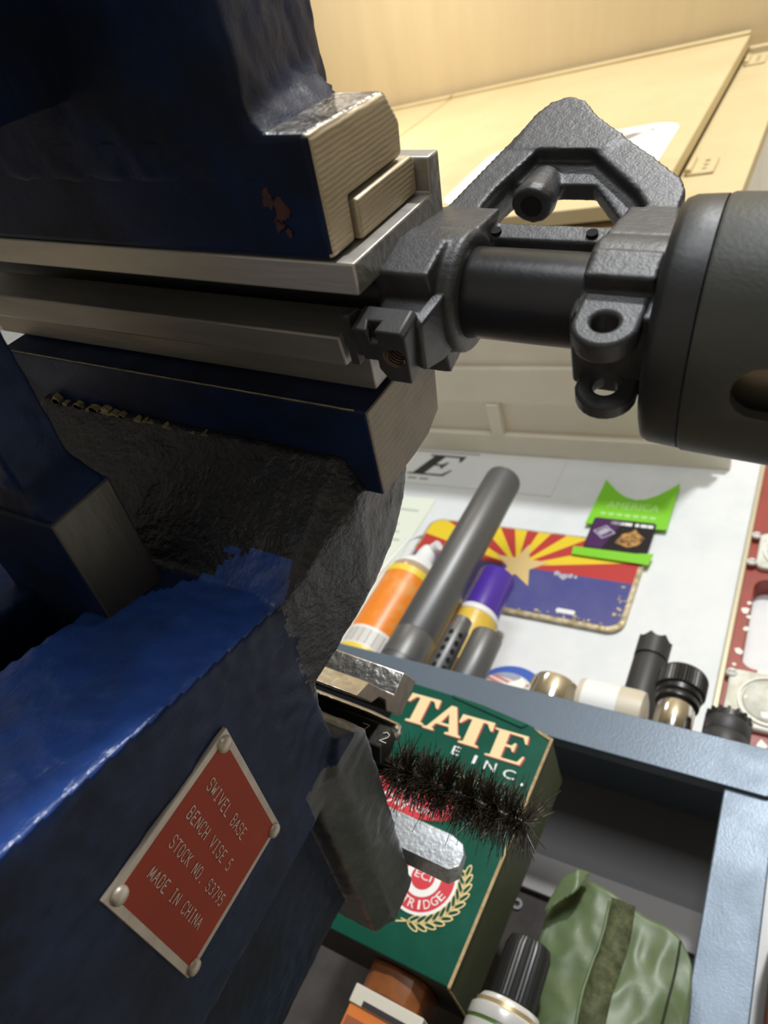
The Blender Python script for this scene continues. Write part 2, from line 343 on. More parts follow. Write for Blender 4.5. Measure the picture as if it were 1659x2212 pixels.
body=mk('body',[prism('x',wallp,-131,-90),prism('x',wallp,-190,-149),box(-150,-130,112,211,-62,30),box(-150,-130,168,211,20,81),box(-150,-130,135,211,76.5,83),
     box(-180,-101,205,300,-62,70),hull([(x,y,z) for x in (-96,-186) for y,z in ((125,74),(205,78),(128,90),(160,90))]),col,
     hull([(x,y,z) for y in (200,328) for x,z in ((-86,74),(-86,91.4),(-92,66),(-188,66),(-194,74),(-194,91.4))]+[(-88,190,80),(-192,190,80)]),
     lathe('z',(-140,175),[(100,-75),(100,-52),(92,-46),(60,-44)],48)],['blue_paint','blue_lit','rough_cast','grey_cast'],vise,remesh=1.3,relax=2,rough=(.45,5),
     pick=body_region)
mk('rear_jaw',prism('x',[(89,110.5),(115,111.5),(116,130),(115.5,139),(112,146.5),(98,147.2),(89,147)],-203,-76),['blue_paint','machined_dark'],vise,bevel=.8,pick=lambda c,n:1 if n.x>.8 else 0)
rj=[o for o in bpy.data.objects if o.name.startswith('rear_jaw')][0]
chips=[tube([(x,88.95+.12*mnoise.noise(Vector((x*.3,0,0))),110.45) for x in range(-202,-77,3)],.22,6)]
for k in range(60):
    x=random.uniform(-187,-116); y=104.2+.03*(x+187)+random.gauss(0,.5); r=random.uniform(.3,1.1)*(1.3 if x<-140 else .7)
    chips.append(prism('z',[(x+1.7*r*random.uniform(.5,1.2)*math.cos(t),y+r*random.uniform(.5,1.2)*math.sin(t)) for t in (0,.9,1.8,2.7,3.6,4.5,5.4)],108.6,110.6))
mk('chipped_edge',chips,'chip_tan',rj)
for px,py,r in ((-85,44,1.9),(-86.2,46.6,1.2),(-87.5,41.8,1.5),(-84.2,48,.8)):
    mk('primer_patch',prism('z',[(px+r*random.uniform(.5,1.2)*math.cos(t),py+1.3*r*random.uniform(.5,1.2)*math.sin(t)) for t in [q*.42 for q in range(15)]],108.93,109.3),'primer',fj)
npl=mk('name_plate',prism('x',[(137.3,10.2),(187.2,10.2),(187.2,50.5),(137.3,50.5)],-90.6,-89.0),'plate_tin',vise,bevel=.2)
npl['label']='red name plate with engraved lettering'
mk('enamel_field',prism('x',[(139.6,12.2),(184.9,12.2),(185.3,48.6),(139.6,48.6)],-89.2,-88.9),'plate_red',npl)
for y,z in ((140.2,48.0),(185.6,48.0),(140.3,12.9),(185.9,12.7)):
    mk('rivet',lathe('x',(y,z),[(2.1,-89.4),(2.1,-88.6),(1.8,-88.0),(1.0,-87.6),(0,-87.5)],20),'plate_tin',npl,smooth=80)
lt=[stroke_geo(b,y0,z0,y1-y0,h,.26,lambda a,q:(-88.75,a,q)) for b,y0,y1,z0,h in (('SWIVEL BASE',144.2,171.9,39.0,2.7),('BENCH VISE 5',144,174.5,31.9,2.7),('STOCK NO. S3795',144.8,180.9,25.5,2.6),('MADE IN CHINA',144.8,177,18.6,2.6))]
mk('lettering',lt,'plate_letter',npl)

# soft jaws
sj=mk('soft_jaw',prism('x',[(54,110.4),(60.6,110.4),(60.6,152),(46.4,152),(46.4,146.8),(54,146.8)],-211,-72),['alu','alu_end'],bevel=.5,pick=lambda c,n:1 if n.x>.8 else 0)
tag(sj,'angled aluminium soft jaw hooked over the upper vise jaw in the photo','soft jaw',group='aluminium soft jaws')
sj2=mk('soft_jaw',prism('x',[(69,108),(76.3,109),(76.3,118.6),(88.5,118.6),(88.5,150),(80,150),(80,121),(69,121)],-211,-77.3),'alu_dark',bevel=.5)
tag(sj2,'grooved aluminium soft jaw against the lower vise jaw in the photo','soft jaw',group='aluminium soft jaws')

# ================================================================== BARREL ASSEMBLY
rf=thing('rifle_barrel','black barrel with triangular front sight tower and handguard clamped in the vise','barrel',(-60,0,-12),FF)
mk('barrel',lathe('x',(0,0),[(4,-208),(9,-207.5),(9.5,-206.5),(9.5,12)],56),'barrel_black',rf,FF,smooth=50)
cap_p=[(-64.2,44.5),(-62.6,58.5),(-60,64),(-56,66.4),(-51.5,64.4),(-47,58),(-42,53),(-38.5,49.5),(-41,44)]
fl_l=[(-75,9),(-72.5,22),(-66.5,44),(-62.6,58),(-57,58),(-57.5,44),(-62.5,30),(-64.5,20),(-63,9)]
fl_r=[(-47,58),(-42,53),(-31.4,43),(-22.6,34),(-21,30),(-21.5,14),(-26.5,14),(-27.5,24),(-31,30),(-44,44),(-50,52)]
web=[[(-71,14),(-64.5,18.5),(-60.5,35.5),(-63,52)],[(-63,52),(-60.5,35.5),(-41.5,35.8),(-43,54)],[(-43,54),(-41.5,35.8),(-30,20),(-24,16),(-23,33)]]
def ring(x0,x1,ro,ri): return pipe('x',(0,0),ro,ri,x0,x1,48,1.0)
fsb=mk('front_sight_tower',[prism('y',cap_p,-5.2,5.2),prism('y',fl_l,-4.8,4.8),prism('y',fl_r,-4.8,4.8)]+[prism('y',w_,-1.7,2.6) for w_ in web]+[
    ring(-75,-57.5,13,9.2),ring(-32.5,-18,13,9.2),box(-62,-24,-4,4,13.0,18.5),
    box(-74,-61.5,-13.8,13.8,-11.5,0),box(-31.5,-19,-13.8,13.8,-8,-.5),box(-32,-18,-10,10,-14,-4),
    hull([(-53.5+4.7*math.cos(a*.5236),-2.2+4.5*math.sin(a*.5236),26.6) for a in range(12)]+[(-53.5+5.2*math.cos(a*.5236),-2+4.8*math.sin(a*.5236),29) for a in range(12)]+[(-54.5+4*math.cos(a*.5236),1.2+3.4*math.sin(a*.5236),43) for a in range(12)]),
    hull([(x,l,u) for x in (-74.5,-59) for l in (-5,5) for u in (9,22)]+[(x,l,9) for x in (-75,-58) for l in (-10,10)]),
    hull([(x,l,u) for x in (-31,-21) for l in (-5,5) for u in (10,24)]+[(x,l,9) for x in (-32,-18.5) for l in (-10,10)])],
    'phosphate',rf,FF,remesh=.5,relax=7,rough=(.06,1.0))
mk('pin_hole',lathe('y',(-57.5,14.8),[(1.25,-4.75),(1.25,-3)],16),'hole_black',fsb,FF)
mk('pin_hole',lathe('y',(-36.5,15.4),[(1.25,-4.75),(1.25,-3)],16),'hole_black',fsb,FF)
mk('detent_hole',lathe('z',(-53.4,-2.3),[(2.5,26.3),(2.5,28)],18),'hole_black',fsb,FF)
# sling loop ears under the rear band
for l0,l1 in ((-11,-6.2),(5.2,9.0)):
    mk('sling_ear',prism('y',[(-31,-9),(-31.2,-17)]+[(-25.4+5.9*math.cos(math.radians(a)),-16.4+5.9*math.sin(math.radians(a))) for a in range(190,351,16)]+[(-19.6,-16),(-19.4,-9)],l0,l1),'phosphate',rf,FF,
       cuts=[lathe('y',(-25.6,-16.3),[(2.4,l0-2),(2.4,l1+2)],24)],bevel=.8,seg=3)
mk('sling_block',box(-33,-17.5,-9,9,-14,-8),'phosphate',rf,FF,bevel=1.2,seg=3)
# bayonet lug
lug=mk('bayonet_lug',[prism('z',[(-73.3,-11),(-62.5,-11),(-61.5,-10),(-61.9,-6),(-63.1,3.3),(-68.2,3.3),(-69.9,-.2),(-69.6,-2.7),(-72.7,-2.6)],-25,-18.2)],'lug_black',rf,FF,bevel=.35,
   cuts=[prism('y',[(-70.8,-22.1),(-67.7,-22.1),(-68.2,-25.6),(-69.5,-25.6)],-13,-7.5),lathe('z',(-65.3,-3.8),[(2.35,-35),(2.35,-19)],28)])
mk('lug_flange',hull([(-77,-11.8,-22.3),(-74.8,-11.8,-22.6),(-76,-11,-19),(-74.1,-11,-19),(-76.2,-.6,-25.2),(-74.2,-.6,-25.2),(-76,-.6,-19),(-74.1,-.6,-19)]),'lug_black',lug,FF,bevel=.3)
mk('lug_neck',box(-75,-72.5,-8.4,-3,-24.4,-19),'lug_black',lug,FF)
mk('thread_coil',tube([(-65.3+2.17*math.cos(a*.5),-3.8+2.17*math.sin(a*.5),-24.9+a*.055) for a in range(0,100)],.22,6),'thread',lug,FF,smooth=180)
mk('lug_hole_floor',lathe('z',(-65.3,-3.8),[(2.33,-19.6),(2.33,-18.6)],20),'hole_black',lug,FF)
mk('lug_stem',hull([(x,l,u) for x,l,u in ((-71,-9.5,-18.4),(-62.5,-9.5,-18.4),(-70,2.5,-18.4),(-63.4,2.5,-18.4),(-73,-8,-8),(-59,-8,-8),(-73,6,-8),(-59,6,-8),(-60.5,-8.6,-20),(-61,2,-22),(-60,6,-14))]),'phosphate',lug,FF,bevel=.8)
# handguard
def tri(a,h): return 1+.03*math.cos(3*a)
mk('handguard_cap',lathe_loop('x',(0,0),[(14,-18.2),(21,-18.2),(22.6,-17.6),(23.2,-16.2),(23.4,-13),(23.5,-10.9),(21,-10.9),(19,-14),(14,-15)],72),'cap_black',rf,FH,smooth=60)
a0=math.radians(-161)
def slot(xa,xb,ang,wd):
    d=Vector((0,math.sin(ang),math.cos(ang))); s=Vector((0,math.cos(ang),-math.sin(ang))); pts=[]
    prof=circ(xa+wd,0,wd,9,None,90,270)+circ(xb-wd,0,wd,9,None,-90,90)
    v=[tuple(Vector((p[0],0,0))+s*p[1]+d*16) for p in prof]+[tuple(Vector((p[0],0,0))+s*p[1]+d*34) for p in prof]; n=len(prof)
    return v,[tuple(range(n)),tuple(range(2*n-1,n-1,-1))]+[(i,(i+1)%n,n+(i+1)%n,n+i) for i in range(n)]
hg=mk('handguard',lathe_loop('x',(0,0),[(21,-10.6),(23.5,-10.6),(23.8,-10),(25.0,60),(25.5,170),(22.5,170),(22,60)],72),'polymer',rf,FH,smooth=60,
   cuts=[slot(-3.4+i*44,36+i*44,a0+da,4.6) for i in range(3) for da in (0,math.radians(122),math.radians(-122))])
mk('heat_shield',lathe_loop('x',(0,0),[(16.5,-9),(17.5,-9),(17.5,165),(16.5,165)],48),'shield',hg,FH,smooth=60)

# ================================================================== CABINET
cab=thing('wall_cabinet','cream painted wall cabinet with overlay doors above the white wall','cabinet',(-690,500,868),FR)
CB=879
mk('carcass',[box(-1300,-108,345,680,CB,1720)],'cabinet_under',cab,FR,bevel=1)
mk('face_frame',[box(-1300,-108,326,345,868,930),box(-190,-108,326,345,930,1700),box(-1300,-108,326,345,1660,1720),box(-860,-780,326,345,930,1700)],'cream_paint',cab,FR,bevel=1)
mk('under_batten',box(-1290,-100,520,583,869,CB),'cabinet_under',cab,FR,bevel=3)
mk('under_batten',box(-1290,-100,641,680,866,CB),'cabinet_under',cab,FR,bevel=1)
mk('under_bracket',box(-452,-432,583,641,864,CB),'cabinet_under',cab,FR,bevel=1)
d1=mk('cabinet_door',box(-806,-188,299,317,872,1706),'cream_paint',cab,FR,bevel=1.5)
mk('top_bead',box(-806,-188,293,299,1690,1706),'cream_paint',d1,FR,bevel=2)
d2=mk('cabinet_door',box(-1290,-811,299,317,872,1706),'cream_paint',cab,FR,bevel=1.5)
mk('top_bead',box(-1290,-811,293,299,1690,1706),'cream_paint',d2,FR,bevel=2)
mk('top_bead',box(-1300,-88,322,330,1700,1720),'cream_paint',cab,FR,bevel=2)
for z in (1050,1600):
    hg_=mk('hinge',box(-183,-150,322,326,z-28,z+28),'cream_paint',cab,FR,bevel=2)
    mk('hinge_pin',lathe('z',(-181,321),[(4,z-26),(4.5,z-24),(4.5,z+24),(4,z+26)],16),'cream_paint',hg_,FR)
    for dz in (-15,0,15): mk('hinge_screw',lathe('y',(-163,z+dz),[(3.2,321),(3.6,322.5),(3.6,323)],14),'tin_edge',hg_,FR)
st=mk('door_sticker',prism('y',rrect(-506,-214,940,1190,42,8),297.8,299),'sticker_white',None,FR)
tag(st,'white rounded sticker on the cream cabinet door behind the sight tower','sticker')
mk('sticker_print',prism('y',[(-330,1125),(-278,1157),(-262,1153),(-300,1095),(-345,1075)],297.5,297.8),'ink_brown',st,FR)
mk('sticker_print',prism('y',[(-345,1170),(-300,1155),(-290,1165),(-330,1180)],297.5,297.8),'carton_orange',st,FR)
mk('sticker_dot',prism('y',circ(-252,1160,4,12),297.5,297.8),'ink_brown',st,FR)

# ================================================================== THINGS ON THE WALL
bn=mk('wall_banner',box(-1000,-330,678.4,680,772,864),'banner',None,FR)
tag(bn,'pale wall banner under the cabinet showing a black italic letter E','banner')
def serif_E(u0,z0,w,h,sh,put):
    P=[(0,0),(.95,0),(1.0,.30),(.95,.30),(.86,.08),(.42,.07),(.42,.47),(.58,.47),(.64,.36),(.69,.36),(.69,.66),(.64,.66),(.58,.55),(.42,.55),(.42,.93),(.80,.92),(.90,.72),(.95,.72),(.92,1),(0,1),(0,.95),(.13,.93),(.13,.07),(0,.05)]
    return [put(u0+x*w+sh*y*h,z0+y*h) for x,y in P]
ident=lambda a,b:(a,b)
mk('letter',prism('y',serif_E(-588,795,72,55,.42,ident),678.0,678.4),'ink',bn,FR)
mk('rule',box(-1000,-478,678.0,678.4,857,859.5),'ink_brown',bn,FR)
for u in (-580,-558): mk('small_mark',box(u,u+16,678.0,678.4,783,787),'ink_brown',bn,FR)

lp=mk('license_plate',prism('y',rrect(-489,-170,538,692,20,8),674,678.5),'tin_edge',None,FR,bevel=1.2)
tag(lp,'worn licence plate with red and yellow sun rays, copper star and blue lower half','license plate')
inner=rrect(-484,-176,545,688,16,8)
cu,cz=-328,618
for k in range(13):
    a=math.radians(k*180/13);b=math.radians((k+1)*180/13)
    p=clip([(cu,cz),(cu+900*math.cos(a),cz+900*math.sin(a)),(cu+900*math.cos(b),cz+900*math.sin(b))],inner)
    if len(p)>2: mk('sun_ray',prism('y',p,673.6,674.1),'flag_red' if k%2==0 else 'flag_yellow',lp,FR)
mk('blue_field',prism('y',clip([(-600,400),(0,400),(0,cz),(-600,cz)],inner),673.6,674.1),'flag_blue',lp,FR)
sp=[]
for k in range(10):
    r=40 if k%2==0 else 16; a=math.radians(90+36*k); sp.append((cu+4+r*math.cos(a),cz+2+r*1.05*math.sin(a)))
mk('star',prism('y',sp,673.2,673.7),'flag_copper',lp,FR)
mk('slot',prism('y',rrect(-254,-230,552,559,3.2,4),673.2,673.7),'print_white',lp,FR)
for k in range(26):
    u=random.choice([random.uniform(-300,-180),random.uniform(-186,-176)]); z=random.uniform(545,551) if u<-188 else random.uniform(548,632); r=random.uniform(1,3.2)
    mk('rust_chip',prism('y',[(u+r*random.uniform(.5,1.2)*math.cos(t),z+r*random.uniform(.5,1.2)*math.sin(t)) for t in (0,1,2,3,4,5.2)],673.1,673.7),'tin_edge',lp,FR)
for du,dz,r in ((0,0,7),(9,3,5),(-9,4,5),(16,2,3.5)):
    mk('scuff',prism('y',[(-262+du+r*random.uniform(.6,1.2)*math.cos(t),612+dz+r*random.uniform(.6,1.2)*math.sin(t)) for t in (0,1,2,3,4,5.2)],673.1,673.7),'print_grey',lp,FR)

tg=mk('paper_tag',prism('y',[(-262,716),(-156,721),(-157,820)]+[(-157-50*t-0,820-45*math.sin(t*1.57)) for t in (.25,.5,.75,1)]+[(-207-51*t,775+40*(1-math.cos(t*1.57))) for t in (.3,.6,.85)]+[(-258,815)],672.2,672.7),'lime',None,FR)
tag(tg,'lime green paper tag with a notched top taped above the flag plate','tag')
mk('lettering',text_geo('AMERICA',(-243,672.1,753),(1,0,0),(0,0,1),70,15,lift=.05),'lime_pale',tg,FR)
for k in range(7): mk('print_bar',box(-247+k*11,-240+k*11,671.9,672.2,738,743),'lime_pale',tg,FR)
bc=mk('plastic_card',prism('y',rrect(-252,-170,669,730,4,4),671.2,672),'card_black',None,FR,bevel=.2)
tag(bc,'small black and purple plastic card stuck over the green tag','card')
mk('purple_panel',prism('y',[(-250,671),(-228,671),(-212,728),(-250,728)],670.9,671.25),'card_purple',bc,FR)
def diamond(u,z,r): return [(u-r,z),(u,z-r*.9),(u+r,z),(u,z+r*.9)]
mk('emblem',prism('y',diamond(-232,702,15),670.6,671.0),'print_grey',bc,FR)
mk('emblem',prism('y',diamond(-232,702,12),670.3,670.7),'card_purple',bc,FR)
mk('emblem',prism('y',[(-241,700),(-232,710),(-224,706),(-228,700),(-234,694)],670.1,670.4),'print_grey',bc,FR)
mk('flame_print',prism('y',[(-214,684),(-196,678),(-184,684),(-178,698),(-186,704),(-194,714),(-200,706),(-208,702)],670.8,671.2),'flame',bc,FR)
for k,(u,w) in enumerate(((-228,9),(-218,7),(-210,10),(-196,5),(-189,8),(-180,7))): mk('print_bar',box(u,u+w,670.9,671.2,719,725),'print_white',bc,FR)
tp=mk('tape_strip',prism('y',[(-264,667),(-262,652),(-164,651),(-162,672),(-185,668)],670.2,670.9),'lime',None,FR)
tag(tp,'strip of bright green tape holding the card at its bottom','tape')
pp=mk('paper_sheet',prism('y',[(-660,470),(-505,480),(-505,738),(-660,734)],678.2,679),'paper',None,FR)
tag(pp,'pale printed paper sheet on the wall behind the orange bottle','paper')
for k in range(13): mk('print_line',box(-640+(k%3)*14,-522-(k%4)*9,677.9,678.2,500+k*17,504+k*17),'print_line',pp,FR)
rs=mk('round_sticker',prism('y',circ(-268,416,45,40),674,676.5),'sticker_blue',None,FR)
tag(rs,'round blue edged patch with striped flag low on the wall behind the shelf','patch')
innc=circ(-272,413,37,40)
mk('flag_print',prism('y',innc,673.6,674.1),'sticker_white',rs,FR)
for k in range(6): 
    p=clip([(-330,424+k*6.4),(-200,392+k*6.4),(-200,395.2+k*6.4),(-330,427.2+k*6.4)],innc)
    if len(p)>2: mk('flag_stripe',prism('y',p,673.2,673.7),'sticker_redstripe',rs,FR)
mk('flag_canton',prism('y',clip([(-330,446),(-262,441),(-262,470),(-330,470)],innc),673.0,673.6),'sticker_canton',rs,FR)

# red spirit level leaning on the wall
lv=thing('spirit_level','red spirit level with clear vials and paint flecks standing at the right','level',(-10,668,336),FR)
mk('level_body',prism('y',[(-55,336),(70,336),(70,1150),(-55,1150)],656,680),'level_red',lv,FR,bevel=1,
   cuts=[prism('y',rrect(-43,55,511,640,14,6),600,700)])
mk('edge_rail',box(-60.5,-55,650,680,336,1150),'level_edge',lv,FR,bevel=1)
mk('edge_rail',box(70,75,650,680,336,1150),'level_edge',lv,FR,bevel=1)
for z0,z1 in ((436,503),(652,712)):
    vm=mk('vial_block',prism('y',rrect(-51 if z0<500 else -46,30,z0,z1,9,5),649,657),'vial_clear',lv,FR,bevel=2.5,seg=3)
    mk('vial_ring',lathe_loop('y',(-12,(z0+z1)/2),[(26.5,647),(28.5,647),(28.5,650),(26.5,650)],36),'vial_ring',vm,FR)
    mk('vial_lens',lathe('y',(-12,(z0+z1)/2),[(25,649.5),(22,647.5),(12,645.5),(0,645)],32),'vial_clear',vm,FR,smooth=180)
    for dz in (z0+7,z1-7):
        s_=mk('vial_screw',lathe('y',(-49 if z0<500 else -50,dz),[(5,650.5),(5.6,649),(4.5,647),(0,646.3)],20),'vial_ring',vm,FR,smooth=70)
        mk('screw_slot',box(-52.5,-45.5,645.9,646.8,dz-.5,dz+.5),'ink_brown',s_,FR)
for u,z,r in ((-45,600,3),(-47,588,5),(-43,580,3),(-44,562,3.5),(-47,530,5),(-30,504,4),(-22,508,6),(-14,505,4),(-49,512,2.5),(-14,424,6),(-6,402,5),(-20,385,4)):
    mk('paint_fleck',prism('y',[(u+r*random.uniform(.5,1.2)*math.cos(t),z+r*random.uniform(.5,1.1)*math.sin(t)) for t in (0,.8,1.7,2.5,3.4,4.3,5.3)],655.2,656.1),'paint_fleck',lv,FR)

# ================================================================== SHELVING
sh=thing('steel_shelf','grey blue steel shelf unit with folded front lip and corner post','shelf',(-300,600,-10),FR)
mk('shelf_panel',box(-760,4,521,676,331,334),'shelf_blue',sh,FR,bevel=.6)
mk('shelf_lip',prism('y',[(-760,334),(4,334),(4,303),(1,297.5),(-4,295.4),(-760,295.4)],518.4,521),'shelf_blue',sh,FR,bevel=.8,seg=3)
mk('lip_return',box(-760,-6,519,530,295.4,297),'shelf_blue',sh,FR)
mk('corner_post',prism('z',[(-30.5,522),(3,522),(3,562),(.8,562),(.8,524.2),(-30.5,524.2)],-76,330),'shelf_blue',sh,FR,bevel=1.6,seg=3)
mk('corner_post',prism('z',[(-760,522),(-727,522),(-727,524.2),(-757.8,524.2),(-757.8,562),(-760,562)],-76,330),'shelf_blue',sh,FR,bevel=1.6,seg=3)
mk('lower_panel',box(-756,0,408,676,-14,-10),'shelf_dark',sh,FR)
mk('back_panel',box(-757,2,646,650,246,331),'shelf_dark',sh,FR)
mk('grey_strip',box(-757,2,640,646,219,250),'strip_grey',sh,FR)
bb=mk('back_board',box(-757,2,646,650,-10,230),'board_brown',sh,FR)
mk('board_screw',lathe_loop('y',(-176,205),[(2.4,644),(4.6,644),(4.6,646.2),(2.4,646.2)],20),'strip_grey',bb,FR)

# ================================================================== THINGS ON THE SHELF
SZ=334.2
t=thing('long_tube','tall slim dark grey metal tube standing on the shelf','tube',(-342,560,SZ),FR)
mk('tube_body',lathe('z',(-342,560),[(22.8,SZ),(23.4,SZ+1),(23.4,388),(23.1,388.6),(23.4,389.2),(23.4,655),(22.4,660),(17,661),(16,657),(0,656)],48),'tube_grey',t,FR,smooth=40)
mk('base_ring',lathe_loop('z',(-342,560),[(22,SZ+18),(23.9,SZ+18.5),(23.9,SZ+30),(22,SZ+30.5)],48),'tube_grey',t,FR)
t=thing('oil_bottle','squeeze bottle with orange label, white flip cap and straw on the shelf','bottle',(-413,602,SZ),FR)
mk('bottle_body',lathe('z',(-413,602),[(30,SZ),(32.5,SZ+3),(32.5,500),(31,508),(24,520),(12,530),(11,534)],48),'amber_clear',t,FR,smooth=50)
mk('label_band',lathe_loop('z',(-413,602),[(32.4,398),(33.0,398),(33.0,494),(32.4,494)],48),'orange_label',t,FR)
mk('label_stripe',lathe_loop('z',(-413,602),[(32.8,488),(33.3,488),(33.3,498),(32.8,498)],48),'yellow_label',t,FR)
mk('label_stripe',lathe_loop('z',(-413,602),[(32.8,372),(33.3,372),(33.3,398),(32.8,398)],48),'sticker_white',t,FR)
bar=[]
for k in range(16):
    a=math.radians(-120+k*5.2); bar.append(hull([(-413+r*math.cos(a+d),602+r*math.sin(a+d),z) for r in (33.2,33.6) for d in (0,.02+.02*(k%3==0)) for z in (374,394)]))
mk('barcode',bar,'ink_brown',t,FR)
mk('label_stripe',lathe_loop('z',(-413,602),[(32.8,364),(33.3,364),(33.3,372),(32.8,372)],48),'yellow_label',t,FR)
cp=mk('cap',[lathe('z',(-413,602),[(30.5,508),(30.5,512),(20,526),(13,534),(12,548),(10,556),(0,557)],40),tube([(-413,602,548),(-404,596,556),(-398,592,558)],7,12)],'white_plastic',t,FR,smooth=50)
mk('straw',tube([(-441,570,350),(-439,572,480),(-434,578,548),(-424,588,566)],2.6,10),'white_plastic',t,FR,smooth=80)
t=thing('spray_can','spray can with purple cap and yellow label behind the long tube','can',(-312,608,SZ),FR)
mk('can_body',lathe('z',(-312,608),[(25,SZ),(26,SZ+2),(26,462)],44),'can_yellow',t,FR,smooth=40)
mk('can_rim',lathe('z',(-312,608),[(26,462),(26.6,463),(26.6,466),(24,472),(22,473)],44),'sticker_white',t,FR,smooth=60)
mk('can_cap',lathe('z',(-312,608),[(22.5,472),(23.5,473),(23,531),(22,534),(0,535)],44),'purple_cap',t,FR,smooth=40)
t=thing('vented_muzzle_brake','small black cylinder with rows of oval vent ports on the shelf','muzzle brake',(-291,543,SZ),FR)
mk('brake_body',lathe('z',(-291,543),[(10.4,SZ),(11,SZ+1),(11,398),(10,402),(9.6,411),(7,412),(6.6,408),(0,407)],36),'tube_grey',t,FR,smooth=40)
for k in range(5):
    for a in (-95,-40):
        an=math.radians(a); c=Vector((math.cos(an),math.sin(an),0)); s=Vector((-c.y,c.x,0)); z=345+k*10.5
        mk('vent_port',hull([tuple(Vector((-291,543,z))+c*(10.2 if q==0 else 11.15)+s*2.6*math.cos(b)+Vector((0,0,3.4*math.sin(b)))) for q in (0,1) for b in [i*math.pi/5 for i in range(10)]]),'hole_black',t,FR)
t=thing('short_tube','short fat dark grey tube beside the vented black cylinder','tube',(-261,547,SZ),FR)
mk('tube_body',lathe('z',(-261,547),[(15.4,SZ),(16,SZ+1),(16,399),(15.2,401),(12,401.5),(11.5,398),(0,397)],40),'tube_grey',t,FR,smooth=40)
t=thing('plastic_scrap','crumpled cream plastic scrap on the shelf beside the chrome ring','scrap',(-215,552,SZ),FR)
mk('scrap_body',hull([(-232,545,SZ),(-206,544,SZ),(-205,558,SZ),(-230,560,SZ),(-222,548,356),(-212,549,364),(-207,552,362),(-214,557,350)]),'paint_fleck',t,FR,bevel=.8)
t=thing('chrome_ring','low polished chrome ring lying on the shelf','ring',(-181,555,SZ),FR)
mk('ring_body',lathe_loop('z',(-181,555),[(18,SZ),(22.5,SZ),(23,SZ+2),(23,362),(21.5,368),(19,369),(18,366)],44),'chrome',t,FR,smooth=50)
mk('ring_base',lathe('z',(-181,555),[(24.5,SZ),(24.8,SZ+2),(24.8,SZ+6),(23,SZ+7)],44),'tool_black',t,FR,smooth=50)
t=thing('tape_tube','beige plastic tube with white paper label lying on the shelf','tube',(-128,560,SZ),FR)
mk('tube_body',lathe('x',(556,SZ+23.2),[(18,-158),(22,-157),(23,-153),(23,-106),(22,-102),(18,-100.5),(0,-100)],40),'beige_plastic',t,FR,smooth=50)
mk('paper_label',lathe_loop('x',(556,SZ+23.2),[(22.8,-152),(23.4,-152),(23.4,-122),(22.8,-122)],40),'white_plastic',t,FR)
t=thing('scalloped_tube','tall black tube with a scalloped top edge standing on the shelf','tube',(-118,604,SZ),FR)
mk('tube_body',lathe('z',(-118,604),[(15.6,SZ),(16.2,SZ+1),(16.2,455),(16,456)],48),'tube_black',t,FR,smooth=40)
v=[];f=[];n=63
for k in range(n):
    a=2*math.pi*k/n; top=480-4.5*abs(math.sin(a*3.5))
    for r,z in ((16.1,455),(16.1,top),(12,top),(12,440)): v.append((-118+r*math.cos(a),602+r*math.sin(a),z))
for k in range(n):
    q=(k+1)%n
    for j in range(3): f.append((k*4+j,q*4+j,q*4+j+1,k*4+j+1))
mk('scalloped_rim',(v,f),'tube_black',t,FR,smooth=40)
t=thing('chrome_canister','polished steel canister with black knurled cap on the shelf','canister',(-77.5,549,SZ),FR)
mk('canister_body',lathe('z',(-77.5,549),[(15,SZ),(15.5,SZ+1),(15.5,371),(14.5,373)],44),'chrome',t,FR,smooth=40)
mk('collar',lathe('z',(-77.5,549),[(15,372.5),(17.6,373.5),(17.8,377),(16.6,379),(18.4,380.5),(18.6,385),(17,386)],44),'black_plastic',t,FR,smooth=40)
mk('knurled_cap',lathe('z',(-77.5,549),[(19.6,385.5),(20.4,386.5),(20.4,402),(19,405),(0,406)],96,fn=lambda a,h:1+(.02 if int(round(a/(2*math.pi)*96))%2 else -.02)),'black_plastic',t,FR,smooth=20)
t=thing('black_jar','low black jar with notched rim beside the chrome canister','jar',(-37,546,SZ),FR)
mk('jar_body',lathe('z',(-37,546),[(17,SZ),(17.6,SZ+1),(17.6,350),(17.2,350.6),(17.6,351.2),(17.6,362),(17,364)],44),'tube_black',t,FR,smooth=40)
mk('notched_rim',lathe_loop('z',(-37,546),[(14,362),(17,362),(17,369),(16,370),(14,369)],44),'black_plastic',t,FR)
for k in range(16):
    a=2*math.pi*k/16; mk('rim_notch',hull([(-37+r*math.cos(a+d),546+r*math.sin(a+d),z) for r in (15.5,17.5) for d in (-.07,.07) for z in (365,371)]),'dark_rubber',t,FR)

# ================================================================== GREEN BOX AND WHAT IS BELOW
gb=thing('cardboard_box','worn green cardboard box with cream serif letters and wreath emblem','box',(-194,470,85),FR)
BF=440
mk('carton',[hull([(-254,BF,85),(-141,BF,85),(-254,BF,264),(-196,BF,261.5),(-150,BF,255),(-134,BF+1,250),(-134,500,252),(-254,500,264),(-141,500,85),(-254,500,85)])],['box_green','box_green_dark','box_under'],gb,FR,bevel=.5,
   pick=lambda c,n:0 if (n.y<-.7 or n.z>.7) else (1 if n.x>.5 else 2))
mk('worn_edge',hull([(-141.2,BF-.3,85),(-139.6,BF+.6,85),(-134.4,BF-.2,250),(-132.9,BF+1,250),(-140.4,BF+1.6,85),(-133.6,BF+2,250)]),'card_edge',gb,FR)
mk('worn_edge',tube([(-141,BF+1,85),(-141,470,85),(-141,499,85)],.7,6),'card_edge',gb,FR)
mk('torn_corner',hull([(-150,BF-.4,254.4),(-134,BF-.4,247),(-132.8,BF+3,251),(-136,BF+8,252.6),(-150,BF+5,256),(-143,BF-.5,250.5)]),'card_edge',gb,FR,remesh=.7,rough=(.6,1.5))
